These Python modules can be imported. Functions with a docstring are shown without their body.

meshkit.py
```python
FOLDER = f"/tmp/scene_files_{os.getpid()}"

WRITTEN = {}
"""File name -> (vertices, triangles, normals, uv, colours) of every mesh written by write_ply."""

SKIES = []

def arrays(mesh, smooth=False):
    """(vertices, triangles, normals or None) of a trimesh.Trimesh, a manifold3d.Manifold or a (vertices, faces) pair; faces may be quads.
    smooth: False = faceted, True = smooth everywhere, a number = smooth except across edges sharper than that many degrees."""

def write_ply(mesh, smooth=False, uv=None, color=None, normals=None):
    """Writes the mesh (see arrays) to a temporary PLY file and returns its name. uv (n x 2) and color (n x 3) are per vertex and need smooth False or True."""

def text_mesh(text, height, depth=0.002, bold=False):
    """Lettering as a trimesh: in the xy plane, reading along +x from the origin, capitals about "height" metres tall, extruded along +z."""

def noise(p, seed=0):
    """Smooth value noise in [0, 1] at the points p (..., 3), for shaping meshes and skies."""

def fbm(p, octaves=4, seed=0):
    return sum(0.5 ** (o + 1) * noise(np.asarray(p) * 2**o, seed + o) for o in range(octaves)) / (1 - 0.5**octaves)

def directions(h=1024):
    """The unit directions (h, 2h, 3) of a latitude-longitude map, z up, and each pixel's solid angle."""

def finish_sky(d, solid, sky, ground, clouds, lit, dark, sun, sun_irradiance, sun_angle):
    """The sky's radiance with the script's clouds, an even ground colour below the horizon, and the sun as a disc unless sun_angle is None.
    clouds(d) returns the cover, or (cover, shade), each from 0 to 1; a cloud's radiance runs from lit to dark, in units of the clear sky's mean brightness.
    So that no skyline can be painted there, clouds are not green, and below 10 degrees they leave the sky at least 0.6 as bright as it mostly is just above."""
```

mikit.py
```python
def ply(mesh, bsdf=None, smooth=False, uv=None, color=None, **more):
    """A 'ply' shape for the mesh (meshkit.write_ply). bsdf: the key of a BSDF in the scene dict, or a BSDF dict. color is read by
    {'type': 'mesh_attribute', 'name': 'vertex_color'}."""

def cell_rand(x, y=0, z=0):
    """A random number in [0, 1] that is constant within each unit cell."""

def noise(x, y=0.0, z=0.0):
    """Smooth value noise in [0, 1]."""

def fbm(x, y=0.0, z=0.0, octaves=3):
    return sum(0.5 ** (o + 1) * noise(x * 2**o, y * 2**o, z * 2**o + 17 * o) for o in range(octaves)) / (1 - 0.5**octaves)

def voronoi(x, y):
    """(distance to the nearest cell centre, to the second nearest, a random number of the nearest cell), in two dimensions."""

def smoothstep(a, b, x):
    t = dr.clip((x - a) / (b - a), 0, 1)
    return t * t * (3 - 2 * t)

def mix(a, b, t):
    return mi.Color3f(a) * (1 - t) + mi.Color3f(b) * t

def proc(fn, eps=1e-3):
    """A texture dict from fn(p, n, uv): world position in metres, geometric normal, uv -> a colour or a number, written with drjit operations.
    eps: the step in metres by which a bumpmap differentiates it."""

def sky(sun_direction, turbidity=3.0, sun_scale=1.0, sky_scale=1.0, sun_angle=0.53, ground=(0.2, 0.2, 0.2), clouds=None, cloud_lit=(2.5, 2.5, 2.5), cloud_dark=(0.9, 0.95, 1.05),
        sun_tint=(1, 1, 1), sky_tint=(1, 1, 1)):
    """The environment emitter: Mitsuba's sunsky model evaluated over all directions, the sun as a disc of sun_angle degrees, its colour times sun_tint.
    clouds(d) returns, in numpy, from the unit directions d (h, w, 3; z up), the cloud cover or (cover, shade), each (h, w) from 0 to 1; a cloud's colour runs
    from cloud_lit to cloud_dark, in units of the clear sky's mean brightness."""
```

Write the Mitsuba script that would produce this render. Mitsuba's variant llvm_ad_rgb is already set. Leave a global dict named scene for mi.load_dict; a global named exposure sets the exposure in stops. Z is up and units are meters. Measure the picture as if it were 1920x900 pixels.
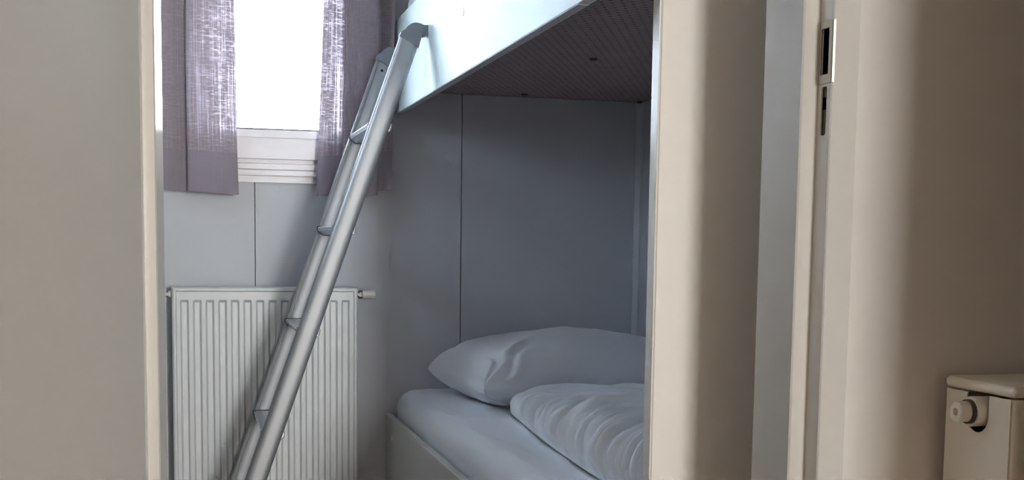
import math
import numpy as np
import trimesh
import shapely.geometry as sg
import manifold3d as m3
import drjit as dr
import mitsuba as mi
import mikit
from mikit import noise, fbm, smoothstep, mix
import meshkit

T = mi.ScalarTransform4f
rng = np.random.default_rng(7)
scene, labels = {}, {}

# ------------------------------------------------------------------ camera, sky, lamp, exposure
CAM_Z, FOCAL, CENTRE_Y = 0.85, 2250.0, 671.45          # metres, pixels of a 1920 x 900 frame
YAW, PITCH, ROLL = -0.2631793, 0.0951818, 0.0130974
exposure = 0.0
SKY_LIGHT = 17.5           # radiance of the overcast sky
LAMP_LIGHT = 76.0         # radiance of the unseen lantern that lights the hall from behind
LAMP_TINT = (1.0, 0.985, 0.955)


def camera_matrix():
    cy, sy, cp, sp, cr, sr = (f(a) for a in (YAW, PITCH, ROLL) for f in (math.cos, math.sin))
    rx = np.array([[1, 0, 0], [0, 0, -1], [0, 1, 0.0]])
    ry = np.array([[cy, 0, sy], [0, 1, 0], [-sy, 0, cy]])
    rp = np.array([[1, 0, 0], [0, cp, -sp], [0, sp, cp]])
    rr = np.array([[cr, -sr, 0], [sr, cr, 0], [0, 0, 1]])
    right, down, forward = rr @ rp @ ry @ rx
    m = np.eye(4)
    m[:3, 0], m[:3, 1], m[:3, 2], m[:3, 3] = -right, -down, forward, (0, 0, CAM_Z)
    return m


scene['camera'] = {'type': 'perspective', 'fov': math.degrees(2 * math.atan(960 / FOCAL)), 'fov_axis': 'x', 'near_clip': 0.02,
                   'far_clip': 200.0, 'to_world': T(camera_matrix()), 'principal_point_offset_y': -(CENTRE_Y - 450) / 900}

scene['sky'] = mikit.sky((-0.5, -0.6, 0.62), turbidity=6.0, sun_scale=0.0, sky_scale=1.0, ground=(0.25, 0.25, 0.24),
                         clouds=lambda d: np.ones(d.shape[:2]), cloud_lit=(0.82, 0.965, 1.15), cloud_dark=(0.8, 0.9, 1.1))
scene['sky']['scale'] = SKY_LIGHT / 0.1


# ------------------------------------------------------------------ materials
def principled(color, rough=0.5, spec=0.5, metallic=0.0, **more):
    c = color if isinstance(color, dict) else {'type': 'rgb', 'value': list(color)}
    return {'type': 'twosided', 'bsdf': {'type': 'principled', 'base_color': c, 'roughness': rough, 'specular': spec, 'metallic': metallic, **more}}


def mottled(c, amount, scale):
    c = mi.ScalarColor3f(*c)
    return mikit.proc(lambda p, n, uv: mi.Color3f(c) * (1 - amount + 2 * amount * fbm(p.x * scale, p.y * scale, p.z * scale)))


def bumped(bsdf, fn, scale, eps=5e-4):
    inner = bsdf['bsdf']
    return {'type': 'twosided', 'bsdf': {'type': 'bumpmap', 'arbitrary': mikit.proc(fn, eps), 'scale': scale, 'bsdf': inner}}


WALL_COOL, WALL_WARM = (0.545, 0.575, 0.615), (0.672, 0.645, 0.605)
scene['m_wall_cool'] = principled(mottled(WALL_COOL, 0.03, 6), 0.55, 0.4)
scene['m_wall_seam'] = principled((0.30, 0.31, 0.34), 0.7, 0.2)
scene['m_wall_warm'] = principled(mottled(WALL_WARM, 0.025, 9), 0.6, 0.35)
scene['m_wall_dim'] = principled(mottled((0.30, 0.25, 0.205), 0.05, 5), 0.6, 0.35)  # dark tone for out-of-view surfaces, holds down the bounced light
scene['m_ceiling'] = principled((0.78, 0.77, 0.74), 0.7, 0.2)
scene['m_frame'] = principled((0.63, 0.612, 0.572), 0.2, 0.25)
scene['m_leaf'] = principled(mottled((0.66, 0.655, 0.61), 0.02, 4), 0.6, 0.3)
scene['m_melamine'] = principled((0.57, 0.665, 0.665), 0.5, 0.25)  # white board with the cyan of the window light mixed in
scene['m_board_grey'] = principled((0.56, 0.565, 0.535), 0.5, 0.3)  # the same white board, its shade put into a greyer colour
scene['m_wall_light'] = principled((0.74, 0.78, 0.83), 0.6, 0.3)  # paler than the other bunk room walls, to bounce more light
scene['m_edge_grey'] = principled((0.42, 0.42, 0.44), 0.5, 0.4)
scene['m_partition'] = principled((0.725, 0.70, 0.65), 0.45, 0.5)
scene['m_partition_edge'] = principled((0.74, 0.72, 0.67), 0.2, 0.6)
scene['m_sash'] = principled((0.72, 0.71, 0.745), 0.3, 0.4)
scene['m_gasket'] = principled((0.22, 0.22, 0.24), 0.6, 0.3)
scene['m_radiator'] = bumped(principled((0.64, 0.685, 0.70), 0.38, 0.5), lambda p, n, uv: fbm(p.x * 900, p.y * 900, p.z * 900), 0.00005)
scene['m_radiator_hall'] = principled((0.80, 0.75, 0.66), 0.35, 0.5)
scene['m_white_plastic'] = principled((0.84, 0.84, 0.83), 0.3, 0.5)
scene['m_cream_plastic'] = principled((0.78, 0.73, 0.64), 0.32, 0.5)
scene['m_dark'] = principled((0.012, 0.012, 0.013), 0.5, 0.4)
scene['m_dark_brown'] = principled((0.035, 0.028, 0.022), 0.5, 0.4)
scene['m_edge_brown'] = principled((0.20, 0.17, 0.14), 0.5, 0.4)
scene['m_nickel'] = principled((0.42, 0.395, 0.36), 0.35, 0.5, 1.0)
scene['m_steel_dark'] = principled((0.16, 0.16, 0.17), 0.35, 0.5, 0.8)
scene['m_grey_plastic'] = principled((0.135, 0.148, 0.168), 0.42, 0.45)
scene['m_rubber'] = principled((0.06, 0.065, 0.075), 0.6, 0.3)
scene['m_alu'] = bumped(principled((0.335, 0.35, 0.368), 0.5, 0.5, 0.75), lambda p, n, uv: noise(p.x * 500, p.y * 500, p.z * 500), 0.00004)
scene['m_alu_bright'] = principled((0.66, 0.69, 0.74), 0.36, 0.5, 0.7)
scene['m_floor'] = principled(mikit.proc(lambda p, n, uv: mix((0.22, 0.16, 0.11), (0.15, 0.105, 0.07), fbm(p.x * 6, p.y * 45, 0.0))), 0.4, 0.4)
scene['m_sheet'] = principled((0.75, 0.795, 0.86), 0.75, 0.25, sheen=0.2)
scene['m_pillow'] = principled((0.74, 0.775, 0.83), 0.75, 0.25, sheen=0.2)
scene['m_duvet'] = principled((0.76, 0.81, 0.875), 0.7, 0.25, sheen=0.2)
scene['m_glass'] = {'type': 'thindielectric', 'int_ior': 1.5, 'ext_ior': 1.0}


def weave(p, n, uv):
    """thread pattern of the curtain cloth: thin and thick yarns, 0 where the cloth is dense"""
    wob = 0.0010 * (fbm(p.x * 90, p.z * 140) - 0.5)
    u, v = uv.x + wob, uv.y + wob
    vert = smoothstep(0.50, 0.95, noise(u * 700, v * 14.0)) * 0.40 + smoothstep(0.60, 0.95, noise(u * 260 + 40.0, v * 2.5)) * 0.45
    hori = smoothstep(0.45, 1.0, noise(u * 90.0 + 9.0, v * 620)) * 0.40 + smoothstep(0.66, 1.0, noise(u * 18.0 + 3.0, v * 240)) * 0.25
    return dr.clip(vert + hori, 0, 1)


MAUVE = (0.46, 0.40, 0.46)
scene['m_curtain'] = {'type': 'principledthin', 'base_color': mikit.proc(lambda p, n, uv: mix((0.27, 0.22, 0.24), (0.47, 0.41, 0.45), weave(p, n, uv))),
                      'roughness': 0.85, 'diff_trans': mikit.proc(lambda p, n, uv: 0.10 + 1.2 * weave(p, n, uv)), 'spec_trans': 0.0, 'sheen': 0.2, 'eta': 1.3}
scene['m_curtain_hem'] = {'type': 'principledthin', 'base_color': mikit.proc(lambda p, n, uv: mix((0.255, 0.22, 0.25), (0.275, 0.24, 0.27), weave(p, n, uv))),
                          'roughness': 0.85, 'diff_trans': 0.14, 'spec_trans': 0.0, 'sheen': 0.2, 'eta': 1.3}


def pegboard(p, n, uv):
    """brown hardboard with rows of 4 mm perforations"""
    gx, gy = p.x / 0.020, p.y / 0.020
    row = dr.floor(gy)
    gx = gx + 0.5 * (row - 2 * dr.floor(row / 2))
    fx, fy = gx - dr.floor(gx) - 0.5, gy - row - 0.5
    hole = 1 - smoothstep(0.14, 0.20, dr.sqrt(fx * fx + fy * fy))  # dark dots paint the shade inside the perforations
    body = mix((0.150, 0.100, 0.090), (0.185, 0.128, 0.112), fbm(p.x * 25, p.y * 25))
    return mix(body, (0.02, 0.015, 0.015), hole)


scene['m_pegboard'] = principled(mikit.proc(pegboard), 0.55, 0.3)


# ------------------------------------------------------------------ mesh helpers
def box(x0, x1, y0, y1, z0, z1, b=0.0):
    if b <= 0:
        m = trimesh.creation.box((x1 - x0, y1 - y0, z1 - z0))
        m.apply_translation(((x0 + x1) / 2, (y0 + y1) / 2, (z0 + z1) / 2))
        return m
    pts = []
    for x, sx in ((x0, 1), (x1, -1)):
        for y, sy in ((y0, 1), (y1, -1)):
            for z, sz in ((z0, 1), (z1, -1)):
                k = 0.35 * b
                pts += [(x, y + sy * b, z + sz * b), (x + sx * b, y, z + sz * b), (x + sx * b, y + sy * b, z),
                        (x + sx * k, y + sy * k, z + sz * b), (x + sx * k, y + sy * b, z + sz * k), (x + sx * b, y + sy * k, z + sz * k)]
    return trimesh.convex.convex_hull(np.array(pts))


def prism(poly, axis, a, b):
    """2D polygon extruded along a world axis from a to b; the polygon's coordinates are the other two axes in order"""
    g = poly if hasattr(poly, 'exterior') else sg.Polygon(poly)
    m = trimesh.creation.extrude_polygon(g, b - a, engine='earcut')
    v = np.array(m.vertices)
    u, w, h = v[:, 0], v[:, 1], v[:, 2] + a
    v = {'x': np.stack([h, u, w], 1), 'y': np.stack([u, h, w], 1), 'z': np.stack([u, w, h], 1)}[axis]
    f = np.array(m.faces)
    m = trimesh.Trimesh(v, f[:, ::-1] if axis == 'y' else f, process=False)
    return m


def rod(p0, p1, r, sides=24):
    p0, p1 = np.array(p0, float), np.array(p1, float)
    return trimesh.creation.cylinder(r, segment=(p0, p1), sections=sides)


def lathe(profile, origin, axis, sides=40):
    """profile: (radius, height) pairs, revolved about the axis through the origin"""
    m = trimesh.creation.revolve(np.array(profile, float), sections=sides)
    z = np.array(axis, float) / np.linalg.norm(axis)
    m.apply_transform(trimesh.geometry.align_vectors([0, 0, 1], z))
    m.apply_translation(origin)
    return m


def cat(*ms):
    return trimesh.util.concatenate([trimesh.Trimesh(np.array(m.vertices), np.array(m.faces), process=False) for m in ms])


def grid(P, closed_u=False):
    """(n, m, 3) points -> mesh"""
    n, m = P.shape[:2]
    i, j = np.meshgrid(np.arange(n if closed_u else n - 1), np.arange(m - 1), indexing='ij')
    a, b = i * m + j, ((i + 1) % n) * m + j
    q = np.stack([a, b, b + 1, a + 1], -1).reshape(-1, 4)
    return trimesh.Trimesh(P.reshape(-1, 3), np.vstack([q[:, [0, 1, 2]], q[:, [0, 2, 3]]]), process=False)


def numbered(name):
    k, n = name, 0
    taken = lambda q: q in scene or q in labels or any(s.startswith(q + '__') for s in scene)  # noqa: E731
    while taken(k):
        n += 1
        k = f'{name}_{n:03d}'
    return k


def add(name, mesh, mat, parent=None, smooth=False, label=None, **more):
    key = numbered(f'{parent}__{name}' if parent else name)
    scene[key] = mikit.ply(mesh, mat, smooth=smooth, **more)
    if label:
        labels[key] = {'label': label}
    return key


def thing(name, label, category, group=None):
    key = numbered(name)
    labels[key] = {'label': label, 'category': category}
    if group:
        labels[key]['group'] = group
    return key


def tag(key, label, category, group=None):
    labels[key] = {'label': label, 'category': category}


def struct(name, label, category):
    labels[name] = {'label': label, 'category': category, 'kind': 'structure'}
    return name


# ------------------------------------------------------------------ the rooms
YB, XL, XR = 3.40, -0.95, 1.305            # bunk room: back, left and right wall faces
YD0, YD1 = 1.35, 1.48                      # door wall: hall face, bunk room face
H = 2.25
add('floor', box(-1.5, 2.9, -7.2, 3.6, -0.06, 0.0), 'm_floor')
struct('floor', 'brown wood-look floor of the hall and the bunk room', 'floor')
add('ceiling', box(-1.5, 2.9, YD1 - .06, 3.6, H, H + 0.06), 'm_ceiling')
struct('ceiling', 'plain white ceiling of the bunk room', 'ceiling')
add('ceiling_hall', box(-1.5, 2.9, -7.2, YD1 - .06, H, H + 0.06), 'm_wall_dim')  # out of view, kept dark so it bounces little light
struct('ceiling_hall', 'ceiling of the living area, out of view, toned dark to cut bounced light', 'ceiling')

# back wall: base with the window opening, clad with panels
WX0, WX1, WZ0, WZ1 = -0.05, 0.515, 1.03, 1.88        # outline of the window frame
opening = sg.box(WX0 + .01, WZ0 + .01, WX1 - .01, WZ1 - .01)
add('wall_back', prism(sg.box(XL - .1, 0, XR + .1, H).difference(opening), 'y', YB + 0.012, YB + 0.14), 'm_wall_seam')
struct('wall_back', 'blue-grey panelled back wall of the bunk room with the window', 'wall')
seams = [XL, -0.405, 0.177, 0.759, XR]
for a, b in zip(seams[:-1], seams[1:]):
    pz = sg.box(a + .0012, 0.0, b - .0012, H).difference(opening)
    for g in getattr(pz, 'geoms', [pz]):
        add('panel', prism(g, 'y', YB, YB + 0.012), 'm_wall_cool', 'wall_back')
add('wall_right', box(XR, XR + .1, YD1, YB, 0, H), 'm_wall_cool')
struct('wall_right', 'blue-grey side wall behind the bunk bed', 'wall')
LWY0, LWY1, LWZ0, LWZ1 = 1.80, 2.60, 1.30, 2.00
add('wall_left', prism(sg.box(YD1, 0, YB, H).difference(sg.box(LWY0, LWZ0, LWY1, LWZ1)), 'x', XL - .1, XL), 'm_wall_light')
lwf = sg.box(LWY0, LWZ0, LWY1, LWZ1).difference(sg.box(LWY0 + .06, LWZ0 + .06, LWY1 - .06, LWZ1 - .06))
add('window_2', prism(lwf, 'x', XL - .08, XL - .02), 'm_sash')  # out of view, placed to light the left-facing boards
struct('window_2', 'unseen side window in the left wall of the bunk room, placed to light the upper board', 'window')
add('pane', trimesh.Trimesh([[XL - .05, LWY0 + .06, LWZ0 + .06], [XL - .05, LWY1 - .06, LWZ0 + .06], [XL - .05, LWY1 - .06, LWZ1 - .06], [XL - .05, LWY0 + .06, LWZ1 - .06]], [[0, 1, 2], [0, 2, 3]]), 'm_glass', 'window_2')
struct('wall_left', 'left wall of the bunk room, out of view, toned pale to bounce light', 'wall')
add('trim_1', prism([(XR - .018, YB), (XR, YB), (XR, YB - .018), (XR - .006, YB - .018), (XR - .018, YB - .006)], 'z', 0, H), 'm_wall_cool')
struct('trim_1', 'slim grey corner batten behind the pillow', 'trim')

t = thing('chest', 'unseen white cabinet below the side window, placed to keep its light off the low boards', 'cabinet')  # out of view, placed to block the side window's light low down
add('carcass', box(XL + .004, XL + .43, 1.62, 3.02, 0.06, 1.255, .002), 'm_partition', t)
add('top', box(XL + .002, XL + .45, 1.61, 3.03, 1.2552, 1.275, .002), 'm_partition', t)
add('plinth', box(XL + .02, XL + .40, 1.64, 3.00, 0.0, 0.0598), 'm_wall_dim', t)
for q in range(3):
    d = add('drawer_front', box(XL + .4302, XL + .446, 1.63 + q * .463, 2.085 + q * .463, .08, 1.245, .002), 'm_partition', t)
    add('knob', lathe([(0, 0), (.006, 0), (.006, .012), (.013, .018), (.011, .024), (0, .024)], (XL + .446, 2.03 + q * .463, .75), (1, 0, 0), 20), 'm_nickel', d, smooth=35)

# door wall (hall side warm paint) with the doorway
DX0, DX1, DZ = -0.075, 0.790, 2.03
for nm, a, b, z0, z1 in (('wall_front', DX1, 2.8, 0, H), ('wall_hinge', -1.5, DX0, 0, H), ('wall_lintel', DX0, DX1, DZ + .02, H)):
    add(nm, box(a, b, YD0 + .006, YD1, z0, z1), 'm_wall_warm')
struct('wall_front', 'cream hall wall right of the door frame', 'wall')
struct('wall_hinge', 'cream hall wall behind the open door', 'wall')
struct('wall_lintel', 'cream wall strip above the doorway', 'wall')
# hall: unseen walls toned dark, and an unseen stub placed to shade the hall wall
for nm, bb, lb, mt in (('wall_hall_left', (-1.5, -1.4, -7.2, YD0), 'unseen left wall of the living area, toned dark to cut bounced light', 'm_wall_dim'), ('wall_hall_right', (2.8, 2.9, -7.2, YD0), 'unseen right wall of the living area, toned dark to cut bounced light', 'm_wall_dim'),
                       ('wall_hall_back', (-1.4, 2.8, -7.2, -7.1), 'unseen rear wall of the living area, toned dark to cut bounced light', 'm_wall_dim'), ('wall_hall_stub', (0.912, 2.8, 0.66, 0.75), 'unseen wall stub right of the passage, placed to shade the hall wall', 'm_wall_dim')):
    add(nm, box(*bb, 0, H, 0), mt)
    struct(nm, lb, 'wall')

PX, PY = 0.6575, 1.640
# bunk end partition: board whose far half carries the bunk
add('wall_partition', box(PX, XR, PY, PY + .028, 0, H, 0.0015), 'm_partition')
struct('wall_partition', 'cream end panel closing the bunk niche, seen through the doorway', 'wall')
add('edge_band', box(PX - .0030, PX - .0002, PY + .0005, PY + .0275, 0, H, 0.0008), 'm_partition_edge', 'wall_partition', label='glossy pale edge band catching the window light')

# door frame
fx, ys, yi = 0.7665, 1.382, YD1             # rebate face, stop plane, room side
prof = [(fx, YD0 + .002), (fx + .0015, YD0 + .000), (fx + .036, YD0 + .000), (fx + .0375, YD0 + .002), (fx + .0375, YD0 + .008), (fx + .022, YD0 + .008), (fx + .022, yi + .002),
        (fx + .0, yi + .008), (fx - .0215, yi + .008), (fx - .0235, yi + .005), (fx - .0235, ys + .002), (fx - .0215, ys), (fx, ys)]
struct('trim_2', 'cream painted steel door frame with the strike plate', 'door frame')
CUT_T, CUT_B = (1.0585, 1.1305), (0.9895, 1.0495)
jamb = m3.Manifold(m3.Mesh(vert_properties=np.array(prism(prof, 'z', 0, DZ + .02).vertices, np.float32), tri_verts=np.array(prism(prof, 'z', 0, DZ + .02).faces, np.uint32)))


def rounded_cutter(x0, x1, y0, y1, z0, z1, r):
    c = m3.CrossSection.square((y1 - y0 - 2 * r, z1 - z0 - 2 * r)).offset(r, m3.JoinType.Round, circular_segments=24)
    m = c.extrude(x1 - x0)                                     # xy = (y, z), z = x
    return m.transform(np.array([[0, 0, 1, x0], [1, 0, 0, y0 + r], [0, 1, 0, z0 + r]], float))


jamb = jamb - rounded_cutter(fx + .0018, fx + .0200, 1.3565, 1.4100, 0.9850, 1.1280, .001) - rounded_cutter(fx - .001, fx + .018, 1.3572, 1.3760, 1.0640, 1.1205, .0008) - rounded_cutter(fx - .001, fx + .018, 1.3610, 1.3735, 0.9895, 1.0495, .003)
mm = jamb.to_mesh()
add('jamb', trimesh.Trimesh(mm.vert_properties[:, :3], mm.tri_verts, process=False), 'm_frame', 'trim_2', smooth=25)
hx = -0.0465
profl = [(hx, YD0 + .002), (hx - .0015, YD0 + .000), (hx - .030, YD0 + .000), (hx - .0375, YD0 + .002), (hx - .0375, YD0 + .008), (hx - .022, YD0 + .008), (hx - .022, yi + .002),
         (hx, yi + .008), (hx + .0165, yi + .008), (hx + .0185, yi + .006), (hx + .0130, ys + .002), (hx + .0115, ys), (hx, ys)]
add('jamb', prism(profl[::-1], 'z', 0, DZ + .02), 'm_frame', 'trim_2', smooth=25)
add('frame_head', box(hx, fx, YD0 + .000, yi + .008, DZ, DZ + .045, .0015), 'm_frame', 'trim_2')
# strike plate: flat plate in the rebate with a lip folded round the corner
plate = m3.Manifold(m3.Mesh(vert_properties=np.array(box(fx - .0016, fx + .0002, 1.3550, 1.3795, 1.0525, 1.1290, .0004).vertices, np.float32), tri_verts=np.array(box(fx - .0016, fx + .0002, 1.3550, 1.3795, 1.0525, 1.1290, .0004).faces, np.uint32)))
plate = plate - rounded_cutter(fx - .003, fx + .003, 1.3572, 1.3760, 1.0640, 1.1205, .0008)
mm = plate.to_mesh()
sp = add('strike_plate', trimesh.Trimesh(mm.vert_properties[:, :3], mm.tri_verts, process=False), 'm_nickel', 'trim_2', smooth=25, label='nickel strike plate with a rectangular latch opening')
lip = [(fx - .0018, 1.3560), (fx - .0020, 1.3500), (fx - .0008, 1.3484), (fx + .0022, 1.3480), (fx + .0022, 1.3490), (fx + .0002, 1.3496), (fx - .0003, 1.3560)]
add('lip', prism(lip, 'z', 1.0530, 1.1285), 'm_nickel', 'trim_2__strike_plate', smooth=30)
add('latch_pocket', cat(box(fx + .0187, fx + .0197, 1.357, 1.4095, .9855, 1.1275), box(fx + .002, fx + .0187, 1.4075, 1.4095, .9855, 1.1275)), 'm_dark_brown', 'trim_2', label='dark liner behind the strike plate, painting the shade of the hollow')  # dark panels put the shade of the hollow frame into colour
add('dead_bolt_keeper', box(fx + .004, fx + .016, 1.372, 1.380, 0.9900, 1.0220, .001), 'm_edge_brown', 'trim_2')
add('dead_bolt_keeper', box(fx + .004, fx + .016, 1.372, 1.380, 1.0370, 1.0500, .001), 'm_edge_brown', 'trim_2')

# the open door, hinged at the left jamb
struct('door_1', 'grey-white flush door standing open against the left of the view', 'door')
ang = math.radians(6.5)
leaf_t = T().translate([-0.0475, YD0 + .002, 0]).rotate([0, 0, 1], -math.degrees(ang))
add('leaf', box(-0.040, 0.0, -0.80, -0.003, 0.012, DZ - .005, .0025), 'm_leaf', 'door_1', smooth=30, to_world=leaf_t)
for s in (0, 1):
    xx = 0.0 if s == 0 else -0.040
    d = 1 if s == 0 else -1
    add('handle', cat(lathe([(0, 0), (.025, 0), (.025, .006), (.022, .008), (0, .008)], (xx, -0.745, 1.05), (d, 0, 0)), rod((xx + d * .006, -0.745, 1.05), (xx + d * .05, -0.745, 1.05), .009),
                     rod((xx + d * .045, -0.75, 1.05), (xx + d * .045, -0.63, 1.05), .009)), 'm_nickel', 'door_1', smooth=35, to_world=leaf_t, label='metal lever handle')
for z in (0.22, 1.30, 1.80):
    add('hinge', rod((-0.055, YD0 - .014, z), (-0.055, YD0 - .014, z + .09), .0065), 'm_nickel', 'door_1', smooth=35)

# window
struct('window_1', 'small white window with a plastic frame between the mauve curtains', 'window')
yw0, yw1 = YB - 0.022, YB + 0.05
fr = sg.box(WX0, WZ0 - .022, WX1, WZ1).difference(sg.box(WX0 + .055, WZ0 + .045, WX1 - .055, WZ1 - .055))
add('frame', prism(fr, 'y', YB - .012, YB + .06), 'm_sash', 'window_1')
add('frame_ledge', box(WX0 + .02, WX1 - .02, YB - .021, YB - .0118, WZ0 + .012, WZ0 + .030, .002), 'm_sash', 'window_1')
add('drip_profile', box(WX0 + .06, WX1 - .12, YB - .026, YB - .0118, WZ0 - .004, WZ0 + .001, .001), 'm_sash', 'window_1')
s0x, s1x, s0z, s1z = -0.035, 0.500, 1.0715, 1.865
bead = 0.075
sash = sg.box(s0x, s0z, s1x, s1z).difference(sg.box(s0x + bead, s0z + bead, s1x - bead, s1z - bead))
add('sash', prism(sash, 'y', YB - .030, YB + .03), 'm_sash', 'window_1')
sb = sg.box(s0x + bead - .018, s0z + bead - .018, s1x - bead + .018, s1z - bead + .018).difference(sg.box(s0x + bead + .002, s0z + bead + .002, s1x - bead - .002, s1z - bead - .002))
add('glazing_bead', prism(sb, 'y', YB - .036, YB - .0295), 'm_sash', 'window_1')
gk = sg.box(s0x + bead, s0z + bead, s1x - bead, s1z - bead).difference(sg.box(s0x + bead + .006, s0z + bead + .006, s1x - bead - .006, s1z - bead - .006))
add('gasket', prism(gk, 'y', YB - .034, YB - .003), 'm_gasket', 'window_1')
add('pane', trimesh.Trimesh([[s0x + bead, YB, s0z + bead], [s1x - bead, YB, s0z + bead], [s1x - bead, YB, s1z - bead], [s0x + bead, YB, s1z - bead]], [[0, 1, 2], [0, 2, 3]]), 'm_glass', 'window_1')


# ------------------------------------------------------------------ curtains
def curtain(name, label, folds, ztop, zhem):
    """folds: control rows (fraction along the cloth, x at bottom, x at top, y depth, bottom z); one sheet and a doubled hem"""
    t = thing(name, label, 'curtain')
    f = np.array(folds)
    f[:, 1:3] *= ((f[:, 3] + 0.030) / f[:, 3])[:, None]
    f[:, 3] += 0.030
    nu, nv = 260, 90
    u = np.linspace(0, 1, nu)
    from scipy.interpolate import PchipInterpolator as PI
    xb, xt, yy, zb = (PI(f[:, 0], f[:, k])(u) for k in (1, 2, 3, 4))
    v = np.linspace(0, 1, nv)[:, None]
    z = zb[None] + (ztop - zb[None]) * v
    tt = np.clip((z - 0.97) / (1.48 - 0.97), 0, 3) ** 0.9
    x = xb[None] + (xt - xb)[None] * tt
    y = yy[None] + 0 * z
    X = np.stack([x, y, z], -1)
    nz = meshkit.fbm(np.stack([x * 14, y * 14, z * 3], -1), 3, 5) - 0.5
    X[..., 1] += nz * 0.012
    X[..., 0] += (meshkit.fbm(np.stack([x * 5, y * 9, z * 2.2], -1), 2, 9) - 0.5) * 0.006
    cloth_len = np.concatenate([[0], np.cumsum(np.hypot(np.diff(xb), np.diff(yy)))])
    UV = np.stack([np.broadcast_to(cloth_len[None], z.shape), z], -1)
    k = int(np.searchsorted(np.linspace(0, 1, nv), (zhem - 0.974) / (ztop - 0.974)))
    P, Q = X.transpose(1, 0, 2), UV.transpose(1, 0, 2)
    add('cloth', grid(P[:, k:]), 'm_curtain', t, smooth=True, uv=Q[:, k:].reshape(-1, 2))
    add('hem', grid(P[:, :k + 1]), 'm_curtain_hem', t, smooth=True, uv=Q[:, :k + 1].reshape(-1, 2), label='denser doubled hem at the bottom')
    return t


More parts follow.
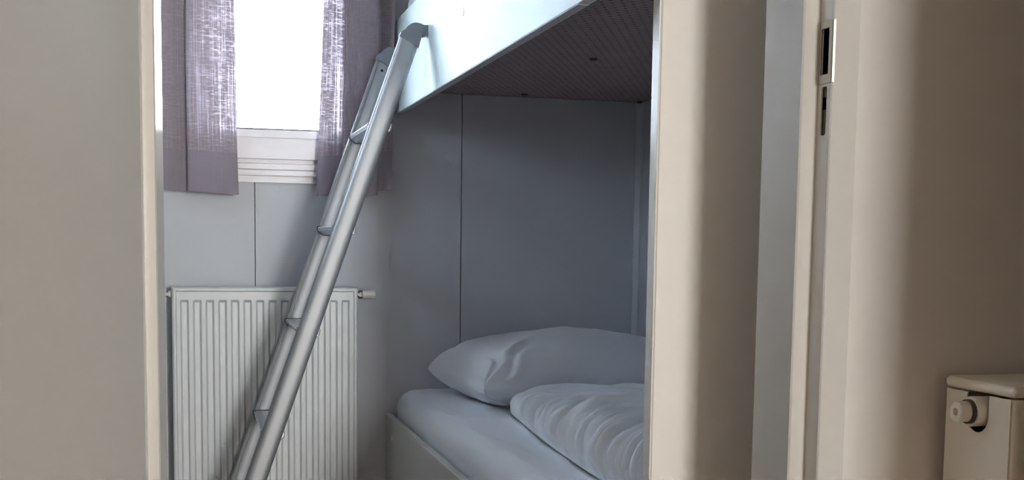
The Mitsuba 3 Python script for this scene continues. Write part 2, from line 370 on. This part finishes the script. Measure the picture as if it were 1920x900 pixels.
curtain('curtain', 'mauve curtain hanging left of the bright window, its right half letting light through',
        [(0.00, -0.064, -0.064, 3.306, 0.982), (0.07, -0.045, -0.045, 3.312, 0.979), (0.16, -0.010, -0.008, 3.326, 0.978), (0.28, 0.042, 0.038, 3.332, 0.978), (0.32, 0.053, 0.048, 3.325, 0.978), (0.36, 0.042, 0.038, 3.317, 0.978),
         (0.47, 0.004, 0.008, 3.311, 0.977), (0.50, -0.003, 0.001, 3.303, 0.977), (0.53, 0.000, 0.004, 3.294, 0.977), (0.60, 0.024, 0.025, 3.288, 0.976), (0.80, 0.076, 0.072, 3.291, 0.973), (0.94, 0.118, 0.110, 3.297, 0.971), (1.00, 0.131, 0.122, 3.303, 0.971)], 1.95, 1.075)
curtain('curtain', 'mauve curtain hanging right of the bright window, half hidden behind the ladder',
        [(0.00, 0.335, 0.355, 3.303, 0.972), (0.08, 0.353, 0.371, 3.299, 0.972), (0.20, 0.398, 0.405, 3.312, 0.975), (0.32, 0.452, 0.456, 3.327, 0.978), (0.36, 0.461, 0.464, 3.320, 0.978), (0.40, 0.448, 0.452, 3.311, 0.977), (0.49, 0.410, 0.416, 3.303, 0.976),
         (0.525, 0.403, 0.410, 3.294, 0.975), (0.56, 0.408, 0.414, 3.284, 0.975), (0.68, 0.450, 0.458, 3.280, 0.976), (0.80, 0.492, 0.502, 3.288, 0.977), (0.84, 0.502, 0.511, 3.300, 0.978), (0.87, 0.499, 0.509, 3.315, 0.985), (0.91, 0.510, 0.522, 3.322, 0.992), (1.00, 0.541, 0.549, 3.305, 0.994)], 1.95, 1.075)
t = thing('curtain_rail', 'slim white curtain rail above the window', 'curtain rail')
add('rail', box(-0.12, 0.555, 3.325, 3.340, 1.945, 1.965, .003), 'm_white_plastic', t)
for x in (-0.05, 0.5):
    add('bracket', box(x, x + .02, 3.330, YB, 1.948, 1.962, .002), 'm_white_plastic', t)

# ------------------------------------------------------------------ bunk bed
bunk = thing('bunk_bed', 'built-in white bunk bed with upper and lower side boards', 'bunk bed')
bx = 0.5615
add('upper_board', box(bx, bx + .020, 1.6685, 3.394, 1.2055, 1.461, .0012), 'm_melamine', bunk, label='white upper side board lit by the window')
add('upper_edge', box(bx + .0012, bx + .0188, 1.739, 3.393, 1.2047, 1.2058), 'm_edge_grey', bunk, label='grey underside of the upper board')
add('upper_base', box(bx + .0202, XR - .001, 1.6685, YB - .001, 1.271, 1.283), 'm_pegboard', bunk, label='dark brown perforated hardboard under the upper bunk')
for x, y in ((0.893, 2.637), (0.920, 3.318), (1.288, 3.372), (0.90, 1.95)):
    add('bolt', lathe([(0, 0), (.007, 0), (.009, .002), (.009, .004), (0, .004)], (x, y, 1.267), (0, 0, 1), 16), 'm_dark', bunk)
add('screw_cap', lathe([(0, 0), (.0085, 0), (.0075, .0015), (0, .0022)], (bx + .0001, 3.021, 1.334), (-1, 0, 0), 24), 'm_white_plastic', bunk, smooth=30)
add('screw_hole', lathe([(0, 0), (.0095, 0), (.0085, .0012), (0, .0012)], (bx + .0003, 2.516, 1.333), (-1, 0, 0), 24), 'm_steel_dark', bunk, label='open grey screw hole in the upper board')
lx = 0.540
add('lower_board', box(lx, lx + .018, 1.6685, 3.394, 0.02, 0.361, .003), 'm_board_grey', bunk, label='white lower side board with its shade put into the colour')
add('lower_base', box(lx + .0182, XR - .001, 1.6685, YB - .001, 0.14, 0.155), 'm_melamine', bunk)
for y, z in ((3.28, 0.305), (3.02, 0.20), (2.30, 0.22)):
    add('screw_cap', lathe([(0, 0), (.0085, 0), (.0075, .0015), (0, .0022)], (lx + .0001, y, z), (-1, 0, 0), 24), 'm_white_plastic', bunk, smooth=30)


def mattress(name, label, x0, x1, y0, y1, z0, z1, seed, sag=0.008):
    r = 0.055
    nx, ny = 120, 260
    # cross-section ring (x, z) swept along y with rounded ends
    s = np.linspace(0, 1, nx)
    px, pz = [], []
    th = np.linspace(0, math.pi / 2, 12)
    px += list(x0 + .004 * np.sin(np.linspace(0, 3, 14))); pz += list(np.linspace(z0, z1 - r, 14))
    px += list(x0 + r - r * np.cos(th[1:])); pz += list(z1 - r + r * np.sin(th[1:]))
    px += list(np.linspace(x0 + r, x1 - r, 70)[1:]); pz += [z1] * 69
    px += list(x1 - r + r * np.sin(th[1:])); pz += list(z1 - r + r * np.cos(th[1:]))
    px += [x1] * 8; pz += list(np.linspace(z1 - r, z0, 9)[1:])
    px, pz = np.array(px), np.array(pz)
    yy = y0 + (y1 - y0) * (0.5 - 0.5 * np.cos(np.linspace(0, math.pi, ny))) ** 0.75
    k = np.minimum(np.minimum(yy - y0, y1 - yy) / 0.05, 1)
    k = np.sqrt(np.clip(1 - (1 - k) ** 2, 0, 1))
    cx = (x0 + x1) / 2
    P = np.zeros((ny, len(px), 3))
    P[..., 0] = cx + (px[None] - cx) * (0.955 + .045 * k[:, None])
    P[..., 1] = yy[:, None]
    top = z1 - r - 0.02
    P[..., 2] = np.where(pz[None] > top, top + (pz[None] - top) * (0.25 + .75 * k[:, None]), pz[None])
    w = meshkit.fbm(np.stack([P[..., 0] * 4, P[..., 1] * 2.2, P[..., 2] * 4], -1), 3, seed) - 0.5
    ridg = 1 - np.abs(2 * meshkit.fbm(np.stack([P[..., 0] * 7 + P[..., 1] * 2, P[..., 1] * 2.5, P[..., 2] * 6], -1), 2, seed + 3) - 1)
    up = np.clip((pz - z0 - .05) / (z1 - z0 - .05), 0, 1)[None]
    P[..., 2] += up * ((w - .35) * 0.013 + (ridg ** 6) * 0.004)
    m = grid(P)
    caps = []
    for i, flip in ((0, 0), (ny - 1, 1)):
        c = P[i].mean(0)
        v = np.vstack([P[i], [c]])
        n = len(P[i])
        f = np.array([[j, j + 1, n] for j in range(n - 1)])
        caps.append(trimesh.Trimesh(v, f if flip else f[:, ::-1], process=False))
    bottom = trimesh.Trimesh([[x0, y0, z0], [x1, y0, z0], [x1, y1, z0], [x0, y1, z0]], [[0, 2, 1], [0, 3, 2]], process=False)
    k = add(name, cat(m, *caps, bottom), 'm_sheet', smooth=50)
    tag(k, label, 'mattress')
    return k


mattress('mattress', 'mattress under a white fitted sheet on the lower bunk, below the pillow', 0.566, XR - .003, 1.675, 3.392, 0.156, 0.437, 3)
mattress('mattress', 'white mattress edge showing above the upper bunk board', 0.583, XR - .003, 1.675, 3.335, 1.284, 1.545, 8)


# pillow: two bulged faces meeting in a seam, corners drawn out, plumped against the wall
def pillow():
    n, m = 150, 110
    u, v = np.meshgrid(np.linspace(-1, 1, n), np.linspace(-1, 1, m), indexing='ij')
    u, v = np.sin(u * math.pi / 2) * 0.6 + u * 0.4, np.sin(v * math.pi / 2) * 0.6 + v * 0.4
    a, b = 0.330, 0.235
    X = a * u * (1 - 0.06 * (1 - v ** 2) ** 2 * np.abs(u) ** 3)
    Y = b * v * (1 - 0.03 * (1 - u ** 2) ** 2 * np.abs(v) ** 3)
    e = (1 - np.abs(u) ** 2.4) * (1 - np.abs(v) ** 2.4)
    prof = np.clip(e, 0, 1) ** 0.38
    sides = []
    for top in (1, 0):
        h = (0.120 if top else -0.085) * prof
        P = np.stack([X, Y, h], -1)
        q = np.stack([X * 6, Y * 6, h * 6 + top * 4], -1)
        P[..., 2] += (meshkit.fbm(q, 3, 11) - 0.5) * 0.035 * prof
        # folds running in from the corners
        for cu, cv, k in ((-1, -1, 1.0), (-1, 1, .5), (1, -1, .5)):
            du, dv = (u - cu) * a, (v - cv) * b
            r, th = np.hypot(du, dv), np.arctan2(dv * cv * -1, du * cu * -1)
            P[..., 2] += k * (1 if top else -1) * 0.006 * np.sin(th * 11 + 3 * np.sin(r * 30)) * np.exp(-((r - .07) / .055) ** 2) * np.clip(prof * 4, 0, 1)
        # the crease that the pillow's front-left corner throws across its face
        if top:
            s = (u + 0.62) * a * 0.80 + (v + 0.62) * b * 0.60
            w = -(u + 0.62) * a * 0.60 + (v + 0.62) * b * 0.80
            P[..., 2] -= 0.007 * np.exp(-(w / .015) ** 2 - (s / .060) ** 2)
            P[..., 2] += 0.006 * np.exp(-((w - .022) / .012) ** 2 - (s / .055) ** 2) + 0.004 * np.exp(-((w + .024) / .012) ** 2 - ((s + .01) / .05) ** 2)
        if not top:
            P[..., 2] = np.maximum(P[..., 2], -0.085)
        sides.append(P)
    tilt, yaw = math.radians(0.5), math.radians(6)
    R = trimesh.transformations.rotation_matrix(yaw, [0, 0, 1])[:3, :3] @ trimesh.transformations.rotation_matrix(tilt, [1, 0, 0])[:3, :3]
    ms = []
    for i, P in enumerate(sides):
        Q = P @ R.T + np.array([0.997, 3.100, 0.496])
        Q[..., 1] = np.minimum(Q[..., 1], YB - .006)
        Q[..., 2] = np.maximum(Q[..., 2], 0.438)
        mesh = grid(Q)
        if i == 1:
            mesh.invert()
        ms.append(mesh)
    return cat(*ms)


tag(add('pillow', pillow(), 'm_pillow', smooth=55), 'plump white pillow on the lower bunk against the back wall', 'pillow')


# duvet: thick folded cover lying along the right of the lower bunk
def duvet():
    from scipy.interpolate import PchipInterpolator as PI
    # outline on the mattress from the near left to the far right (arc-like), and the spine it slopes up to
    o = np.array([(0.697, 1.680), (0.694, 1.95), (0.703, 2.20), (0.724, 2.50), (0.744, 2.71), (0.752, 2.79), (0.772, 2.828), (0.820, 2.852), (0.93, 2.862), (1.08, 2.866), (1.296, 2.866)])
    sp = np.array([(1.15, 1.680), (1.15, 1.85), (1.15, 2.00), (1.15, 2.20), (1.15, 2.38), (1.15, 2.48), (1.155, 2.53), (1.17, 2.55), (1.20, 2.56), (1.24, 2.565), (1.296, 2.565)])
    d = np.concatenate([[0], np.cumsum(np.hypot(*np.diff(o, axis=0).T))])
    n, m = 1100, 200
    s = np.linspace(0, d[-1], n)
    O = np.stack([PI(d, o[:, 0])(s), PI(d, o[:, 1])(s)], -1)
    S = np.stack([PI(d, sp[:, 0])(s), PI(d, sp[:, 1])(s)], -1)
    v = np.linspace(0, 1, m)
    # v < .45: up the bulging side; beyond: over the top
    a = np.clip(v / 0.45, 0, 1) * math.pi / 2 * 1.0
    side_in = 0.085 * (1 - np.cos(a)) - 0.018 * np.sin(2 * a)
    side_h = np.sin(a)
    L = np.hypot(*(S - O).T)
    inn = side_in[None] + np.clip((v - .45) / .55, 0, 1)[None] * (L[:, None] - 0.085)
    D = (S - O) / L[:, None]
    far = np.clip((O[:, 1] - 1.68) / 1.15, 0, 1)
    Hh = 0.104 - 0.050 * far ** 2.5
    P = np.zeros((n, m, 3))
    P[..., :2] = O[:, None] + D[:, None] * inn[..., None]
    crown = np.clip((v - .45) / .55, 0, 1)
    P[..., 2] = 0.4385 + Hh[:, None] * (side_h[None] + 0.14 * np.sin(crown * math.pi / 2)[None])
    ss = np.broadcast_to(s[:, None], (n, m))
    vv = np.broadcast_to(v[None], (n, m))
    # puffs
    P[..., 2] += side_h[None] * (meshkit.fbm(np.stack([P[..., 0] * 6, P[..., 1] * 6, 0 * vv], -1), 2, 21) - .5) * .03
    # creases: slanted ridges gathered along the edge, dying out on the top
    warp = meshkit.fbm(np.stack([ss * 5, vv * 3, 0 * vv], -1), 3, 31) - .5
    c = ss * 1.0 - 0.17 * vv ** 1.1 + 0.035 * warp
    n1 = meshkit.noise(np.stack([c * 46, vv * 1.2, 0 * vv], -1), 41)
    n2 = meshkit.noise(np.stack([c * 95 + 7, vv * 2.0, 0 * vv + 3], -1), 43)
    n3 = meshkit.noise(np.stack([c * 25 + 2, vv * 1.0, 0 * vv + 8], -1), 47)
    rid = lambda q: (1 - np.abs(2 * q - 1)) ** 1.7  # noqa: E731
    env = smooth01(vv / 0.16) * (1 - 0.70 * smooth01((vv - 0.42) / 0.50))
    amp = env * (0.55 + 0.9 * meshkit.noise(np.stack([ss * 7, vv * 2, 0 * vv], -1), 53))
    disp = amp * (0.024 * (n3 - .5) - 0.027 * rid(n1) ** 1.7 - 0.014 * rid(n2) ** 2.0 + 0.013) * (1 - 0.5 * smooth01((ss - 1.22) / 0.15))
    mesh = grid(P)
    N = np.array(mesh.vertex_normals).reshape(n, m, 3)
    if N[n // 2, m // 2, 2] < 0:
        N = -N
        mesh.invert()
    P = P + N * disp[..., None]
    P[..., 2] = np.maximum(P[..., 2], 0.4375)
    P[..., 0] = np.minimum(P[..., 0], XR - .003)
    P[..., 1] = np.maximum(P[..., 1], 1.672)
    out = grid(P)
    E0 = P[0].copy()
    E0[:, 2] = 0.4375
    out = cat(out, grid(np.stack([P[0], E0])))
    # the flat remainder between the spine and the wall
    W = np.stack([np.minimum(np.full(n, XR - .003), P[:, -1, 0] + .2), P[:, -1, 1], P[:, -1, 2] - .01], -1)
    w = np.linspace(0, 1, 12)[None, :, None]
    rest = grid(P[:, -1:, :] * (1 - w) + W[:, None] * w)
    return cat(out, rest)


def smooth01(x):
    x = np.clip(x, 0, 1)
    return x * x * (3 - 2 * x)


tag(add('duvet', duvet(), 'm_duvet', smooth=True), 'crumpled white duvet folded on the lower bunk in front of the pillow', 'duvet')

# ------------------------------------------------------------------ ladder leaning on the upper board
lad = thing('ladder', 'aluminium ladder hooked on the upper bunk board, leaning in front of the radiator', 'ladder')
foot, topp = np.array([0.053, 0.0]), np.array([0.5235, 1.352])
axis2 = (topp - foot) / np.linalg.norm(topp - foot)
perp2 = np.array([axis2[1], -axis2[0]])
LEN = float(np.linalg.norm(topp - foot))
RAILS = (2.905, 3.282)


def rail_mesh(yc, outward, length, start):
    """extruded D profile: w across the rail in the x-z plane, q in y; rounded outside, lipped channel inside"""
    hw, hd = 0.0245, 0.0115
    th = np.linspace(0, math.pi, 22)
    prof = [(hw * np.sign(math.cos(a)) * abs(math.cos(a)) ** 0.75, hd * math.sin(a) ** 0.85) for a in th]
    prof += [(-hw, -.0045), (-hw + .0025, -.0092), (-hw + .0060, -.0098), (-hw + .0068, -.0055), (-hw + .0085, -.0055), (-hw + .0092, -.0068), (-hw + .0105, -.0068), (-hw + .0112, -.0055)]
    prof += [(w_, -.0052 - .0016 * (1 - (w_ / (hw - .0112)) ** 2)) for w_ in np.linspace(-hw + .0116, hw - .0116, 14)]
    prof += [(hw - .0112, -.0055), (hw - .0105, -.0068), (hw - .0092, -.0068), (hw - .0085, -.0055), (hw - .0068, -.0055), (hw - .0060, -.0098), (hw - .0025, -.0092), (hw, -.0045)]
    m = trimesh.creation.extrude_polygon(sg.Polygon(prof).buffer(0), length, engine='earcut')
    v = np.array(m.vertices)
    w, q, h = v[:, 0], v[:, 1] * outward, v[:, 2] + start
    p = foot[None] + perp2[None] * w[:, None] + axis2[None] * h[:, None]
    mm_ = trimesh.Trimesh(np.stack([p[:, 0], yc + q, p[:, 1]], 1), m.faces, process=False)
    trimesh.repair.fix_normals(mm_)
    return mm_


for yc, o in ((RAILS[0], -1), (RAILS[1], 1)):
    add('rail', rail_mesh(yc, o, LEN - .045, .03), 'm_alu', lad, smooth=32)
    cap = trimesh.creation.extrude_polygon(sg.box(-.026, -.0135, .026, .0135).buffer(.001), .032, engine='earcut')
    v = np.array(cap.vertices)
    p = foot[None] + perp2[None] * v[:, :1] + axis2[None] * (v[:, 2:] + .0)
    p[:, 1] = np.maximum(p[:, 1], 0.0)
    fm = trimesh.Trimesh(np.stack([p[:, 0], yc + v[:, 1], p[:, 1]], 1), cap.faces, process=False)
    trimesh.repair.fix_normals(fm)
    add('rubber_foot', fm, 'm_rubber', lad)
    # hook: arched plastic end piece with a pad that rests on the board
    A, B = topp - axis2 * .022 - perp2 * .0258, topp - axis2 * .030 + perp2 * .0258
    arc = [tuple(A), tuple(A + axis2 * .012 + perp2 * .001)]
    arc += [(0.5055 + .0, 1.3555), (0.512, 1.3640), (0.520, 1.3700), (0.529, 1.3730), (0.538, 1.3725), (0.546, 1.3700), (0.551, 1.3680), (0.551, 1.3540), (0.5465, 1.3470), (0.5440, 1.3360), tuple(B)]
    hook = sg.Polygon(arc).buffer(.0015).buffer(-.0015)
    add('hook', prism(hook, 'y', yc - .0125, yc + .0125), 'm_grey_plastic', lad, smooth=25, label='dark grey plastic hook over the rail end')
    pad = sg.Polygon([(0.5455, 1.3675), (0.5612, 1.3685), (0.5612, 1.3500), (0.5570, 1.3440), (0.5510, 1.3430), (0.5465, 1.3480)]).buffer(.0008)
    hk = [k for k in scene if k.startswith(lad + '__hook') and k.count('__') == 1][-1]
    add('pad', prism(pad, 'y', yc - .017 + (.0 if o > 0 else .008), yc + .006 + (.0 if o > 0 else .008)), 'm_grey_plastic', hk, smooth=25)
    pz = topp - axis2 * .045
    if o > 0:
        add('screw', lathe([(0, 0), (.0035, 0), (.0035, .002), (0, .002)], (pz[0], yc - (.0125 if o < 0 else .0075), pz[1]), (0, -1, 0), 16), 'm_dark', lad)

# treads: far left tips measured at the rear rail
for k in range(5):
    zt = 1.134 - 0.2475 * k
    c = foot + axis2 * (zt / axis2[1])
    y0, y1 = RAILS[0] + .0065, RAILS[1] - .0065
    x0 = c[0] - 0.027
    tp = [(x0, zt - .002), (x0 + .002, zt + .001), (x0 + .052, zt + .001), (x0 + .054, zt - .002), (x0 + .053, zt - .014), (x0 + .046, zt - .020), (x0 + .016, zt - .020), (x0 + .003, zt - .010)]
    tr = add('tread', prism(tp, 'y', y0, y1), 'm_alu_bright', lad, smooth=30)
    rim = sg.Polygon(tp).buffer(.0022)
    add('rubber_seal', prism(rim, 'y', y1 - .004, y1), 'm_rubber', tr)
    add('end_cap', prism(rim, 'y', y0, y0 + .012), 'm_grey_plastic', tr)
    for q in (0.009, 0.020, 0.031, 0.042):
        add('rib', box(x0 + q, x0 + q + .004, y0 + .012, y1 - .004, zt + .0005, zt + .0022), 'm_alu_bright', tr)


# ------------------------------------------------------------------ radiator under the window
rad = thing('radiator', 'white ribbed panel radiator on the back wall below the window, behind the ladder', 'radiator')
RX0, RX1, RZ0, RZ1, RY = -0.046, 0.4485, 0.125, 0.724, 3.300
nx, nz = 500, 130
xs = np.linspace(RX0, RX1, nx)
zs = np.unique(np.concatenate([np.linspace(RZ0, RZ0 + .06, 30), np.linspace(RZ0 + .06, RZ1 - .06, 30), np.linspace(RZ1 - .06, RZ1, 60)]))
XX, ZZ = np.meshgrid(xs, zs, indexing='ij')
pitch = 0.0329
ph = np.abs((XX - (RX0 + .0325)) / pitch - np.round((XX - (RX0 + .0325)) / pitch)) * pitch      # distance from a flute's middle
idx = np.round((XX - (RX0 + .0325)) / pitch)
inside = (idx >= 0) & (idx <= 13.5)
flute = (1 - smooth01((ph - .0062) / .0050)) * inside
flute *= smooth01((RZ1 - .034 - ZZ) / .008) * smooth01((ZZ - RZ0 - .034) / .008)
edge = np.minimum.reduce([XX - RX0, RX1 - XX, ZZ - RZ0, RZ1 - ZZ])
depth = 0.0065 * flute + 0.0025 * smooth01((edge - .0100) / .0025) + 0.006 * (1 - np.sqrt(np.clip(1 - (1 - np.clip(edge / .006, 0, 1)) ** 2, 0, 1)))
P = np.stack([XX, RY + depth, ZZ], -1)
front = grid(P)
front.invert()
trimesh.repair.fix_normals(front)
if np.array(front.face_normals)[:, 1].mean() > 0:
    front.invert()
rimv = []
add('front_panel', cat(front, box(RX0, RX1, RY + .012, RY + .016, RZ0 + .002, RZ1 - .002)), 'm_radiator', rad, smooth=40)
add('rear_panel', box(RX0 + .004, RX1 - .004, RY + .068, RY + .076, RZ0, RZ1 - .004, .003), 'm_radiator', rad)
for s, (a, b) in enumerate(((RX0, RX0 + .0015), (RX1 - .0015, RX1))):
    add('side_cover', box(a, b, RY + .006, RY + .072, RZ0 + .01, RZ1 - .006), 'm_radiator', rad)
gr = sg.box(RX0 + .002, RY + .006, RX1 - .002, RY + .074)
slots = [sg.box(RX0 + .022 + k * .0085, RY + .024 + q * .024, RX0 + .0262 + k * .0085, RY + .042 + q * .024) for k in range(53) for q in range(2)]
from shapely.ops import unary_union
gr = gr.difference(unary_union(slots))
add('top_grille', prism(gr, 'z', RZ1 - .002, RZ1 - .0005), 'm_radiator', rad)
add('fin_core', box(RX0 + .01, RX1 - .01, RY + .022, RY + .060, RZ0 + .03, RZ1 - .03), 'm_dark', rad)
zv = 0.704
vk = add('valve', lathe([(0, 0), (.0075, 0), (.0075, .006), (.012, .006), (.0125, .011), (.012, .016), (0, .016)], (RX1, RY + .030, zv), (1, 0, 0), 6), 'm_steel_dark', rad, label='dark steel hexagon nut on the right end')
add('valve_cap', cat(lathe([(0, .0145), (.0100, .0145), (.0105, .020), (.0135, .049), (.0125, .051), (0, .051)], (RX1, RY + .030, zv), (1, 0, 0), 9)), 'm_white_plastic', rad, label='white flared valve cap')
add('valve', cat(lathe([(0, 0), (.0085, 0), (.009, .005), (.0085, .008), (0, .008)], (RX0, RY + .030, zv), (-1, 0, 0), 12), lathe([(0, .018), (.008, .018), (.008, .022), (0, .022)], (RX0, RY + .030, zv), (-1, 0, 0), 12)), 'm_white_plastic', rad)
add('valve_nut', lathe([(0, .007), (.0085, .007), (.0085, .018), (0, .018)], (RX0, RY + .030, zv), (-1, 0, 0), 6), 'm_steel_dark', rad)
add('pipe', cat(rod((RX0 - .022, RY + .030, 0.0), (RX0 - .022, RY + .030, zv + .012), .0075), rod((RX0 - .022, RY + .03, zv - .018), (RX0 - .022, RY + .03, zv + .016), .0095)), 'm_white_plastic', rad, smooth=35)
for x in (0.08, 0.32):
    add('bracket', box(x, x + .03, RY + .074, YB, 0.22, 0.60), 'm_radiator', rad)

# ------------------------------------------------------------------ radiator in the hall
hr = thing('radiator', 'cream convector radiator on the hall wall at the lower right, with a valve knob', 'radiator')
HX0, HX1, HY0, HY1, HZ0, HZ1 = 0.935, 1.75, 1.200, 1.328, 0.12, 0.690
side = m3.Manifold(m3.Mesh(vert_properties=np.array(box(HX0, HX0 + .0015, HY0 + .004, HY1, HZ0, HZ1 - .0165).vertices, np.float32), tri_verts=np.array(box(HX0, HX0 + .0015, HY0 + .004, HY1, HZ0, HZ1 - .0165).faces, np.uint32)))
kc = (1.2655, 0.652)      # knob axis (y, z)
slot = rounded_cutter(HX0 - .01, HX0 + .01, kc[0] - .0215, kc[0] + .0215, kc[1] - .026, kc[1] + .07, .0212)
side = side - slot
mm = side.to_mesh()
sc_ = add('side_cover', trimesh.Trimesh(mm.vert_properties[:, :3], mm.tri_verts, process=False), 'm_radiator_hall', hr)
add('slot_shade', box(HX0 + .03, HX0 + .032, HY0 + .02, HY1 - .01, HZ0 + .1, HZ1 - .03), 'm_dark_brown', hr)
fp = [(HX0, HY0 + .010), (HX0 + .003, HY0 + .003), (HX0 + .010, HY0), (HX0 + .022, HY0 + .002), (HX0 + .030, HY0 + .006), (HX1 - .030, HY0 + .006), (HX1 - .010, HY0), (HX1, HY0 + .010), (HX1, HY0 + .016), (HX0, HY0 + .016)]
add('front_panel', prism(fp, 'z', HZ0, HZ1 - .0165), 'm_radiator_hall', hr, smooth=40)
add('top_cover', box(HX0 - .0015, HX1 + .0015, HY0 - .002, HY1 + .004, HZ1 - .0145, HZ1, .005), 'm_radiator_hall', hr, smooth=40)
add('rear_panel', box(HX0 + .01, HX1 - .01, HY1 - .012, HY1 + .004, HZ0, HZ1 - .02), 'm_radiator_hall', hr)
kn = add('valve_knob', lathe([(0, -.030), (.0182, -.030), (.0186, .0075), (.0176, .0100), (0, .0100)], (HX0 - .001, kc[0], kc[1]), (-1, 0, 0), 48), 'm_cream_plastic', hr, smooth=35)
add('neck', lathe([(0, .0095), (.0152, .0095), (.0150, .0150), (0, .0150)], (HX0 - .001, kc[0], kc[1]), (-1, 0, 0), 48), 'm_dark_brown', kn, smooth=35)
add('cap', lathe([(0, .022), (.0046, .022), (.0049, .0300), (.0112, .0300), (.0126, .0285), (.0128, .0145), (0, .0145)], (HX0 - .001, kc[0], kc[1]), (-1, 0, 0), 48), 'm_cream_plastic', kn, smooth=35)
for x in (1.08, 1.55):
    add('bracket', box(x, x + .03, HY1, YD0 + .006, 0.25, 0.60), 'm_radiator_hall', hr)

# ------------------------------------------------------------------ unseen lantern behind the camera, placed to light the hall and doorway
lp = thing('floor_lamp', 'unseen tall lantern behind the viewer, standing in for the light that reaches the hall', 'lamp')
LX, LY = 1.50, -6.0
scene[lp + '__shade'] = mikit.ply(lathe([(0.38, 0.42), (0.40, 0.50), (0.40, 1.70), (0.38, 1.78)], (LX, LY, 0), (0, 0, 1), 48), 'm_white_plastic', smooth=True,
                                  emitter={'type': 'area', 'radiance': {'type': 'rgb', 'value': [LAMP_LIGHT * c for c in LAMP_TINT]}})
for q in range(3):
    a = q * 2.1
    add('leg', rod((LX + .30 * math.cos(a), LY + .30 * math.sin(a), 0), (LX + .30 * math.cos(a), LY + .30 * math.sin(a), 0.43), .012), 'm_dark_brown', lp, smooth=35)
add('hoop', lathe([(.30, .415), (.385, .415), (.385, .425), (.30, .425), (.30, .415)], (LX, LY, 0), (0, 0, 1), 48), 'm_dark_brown', lp)
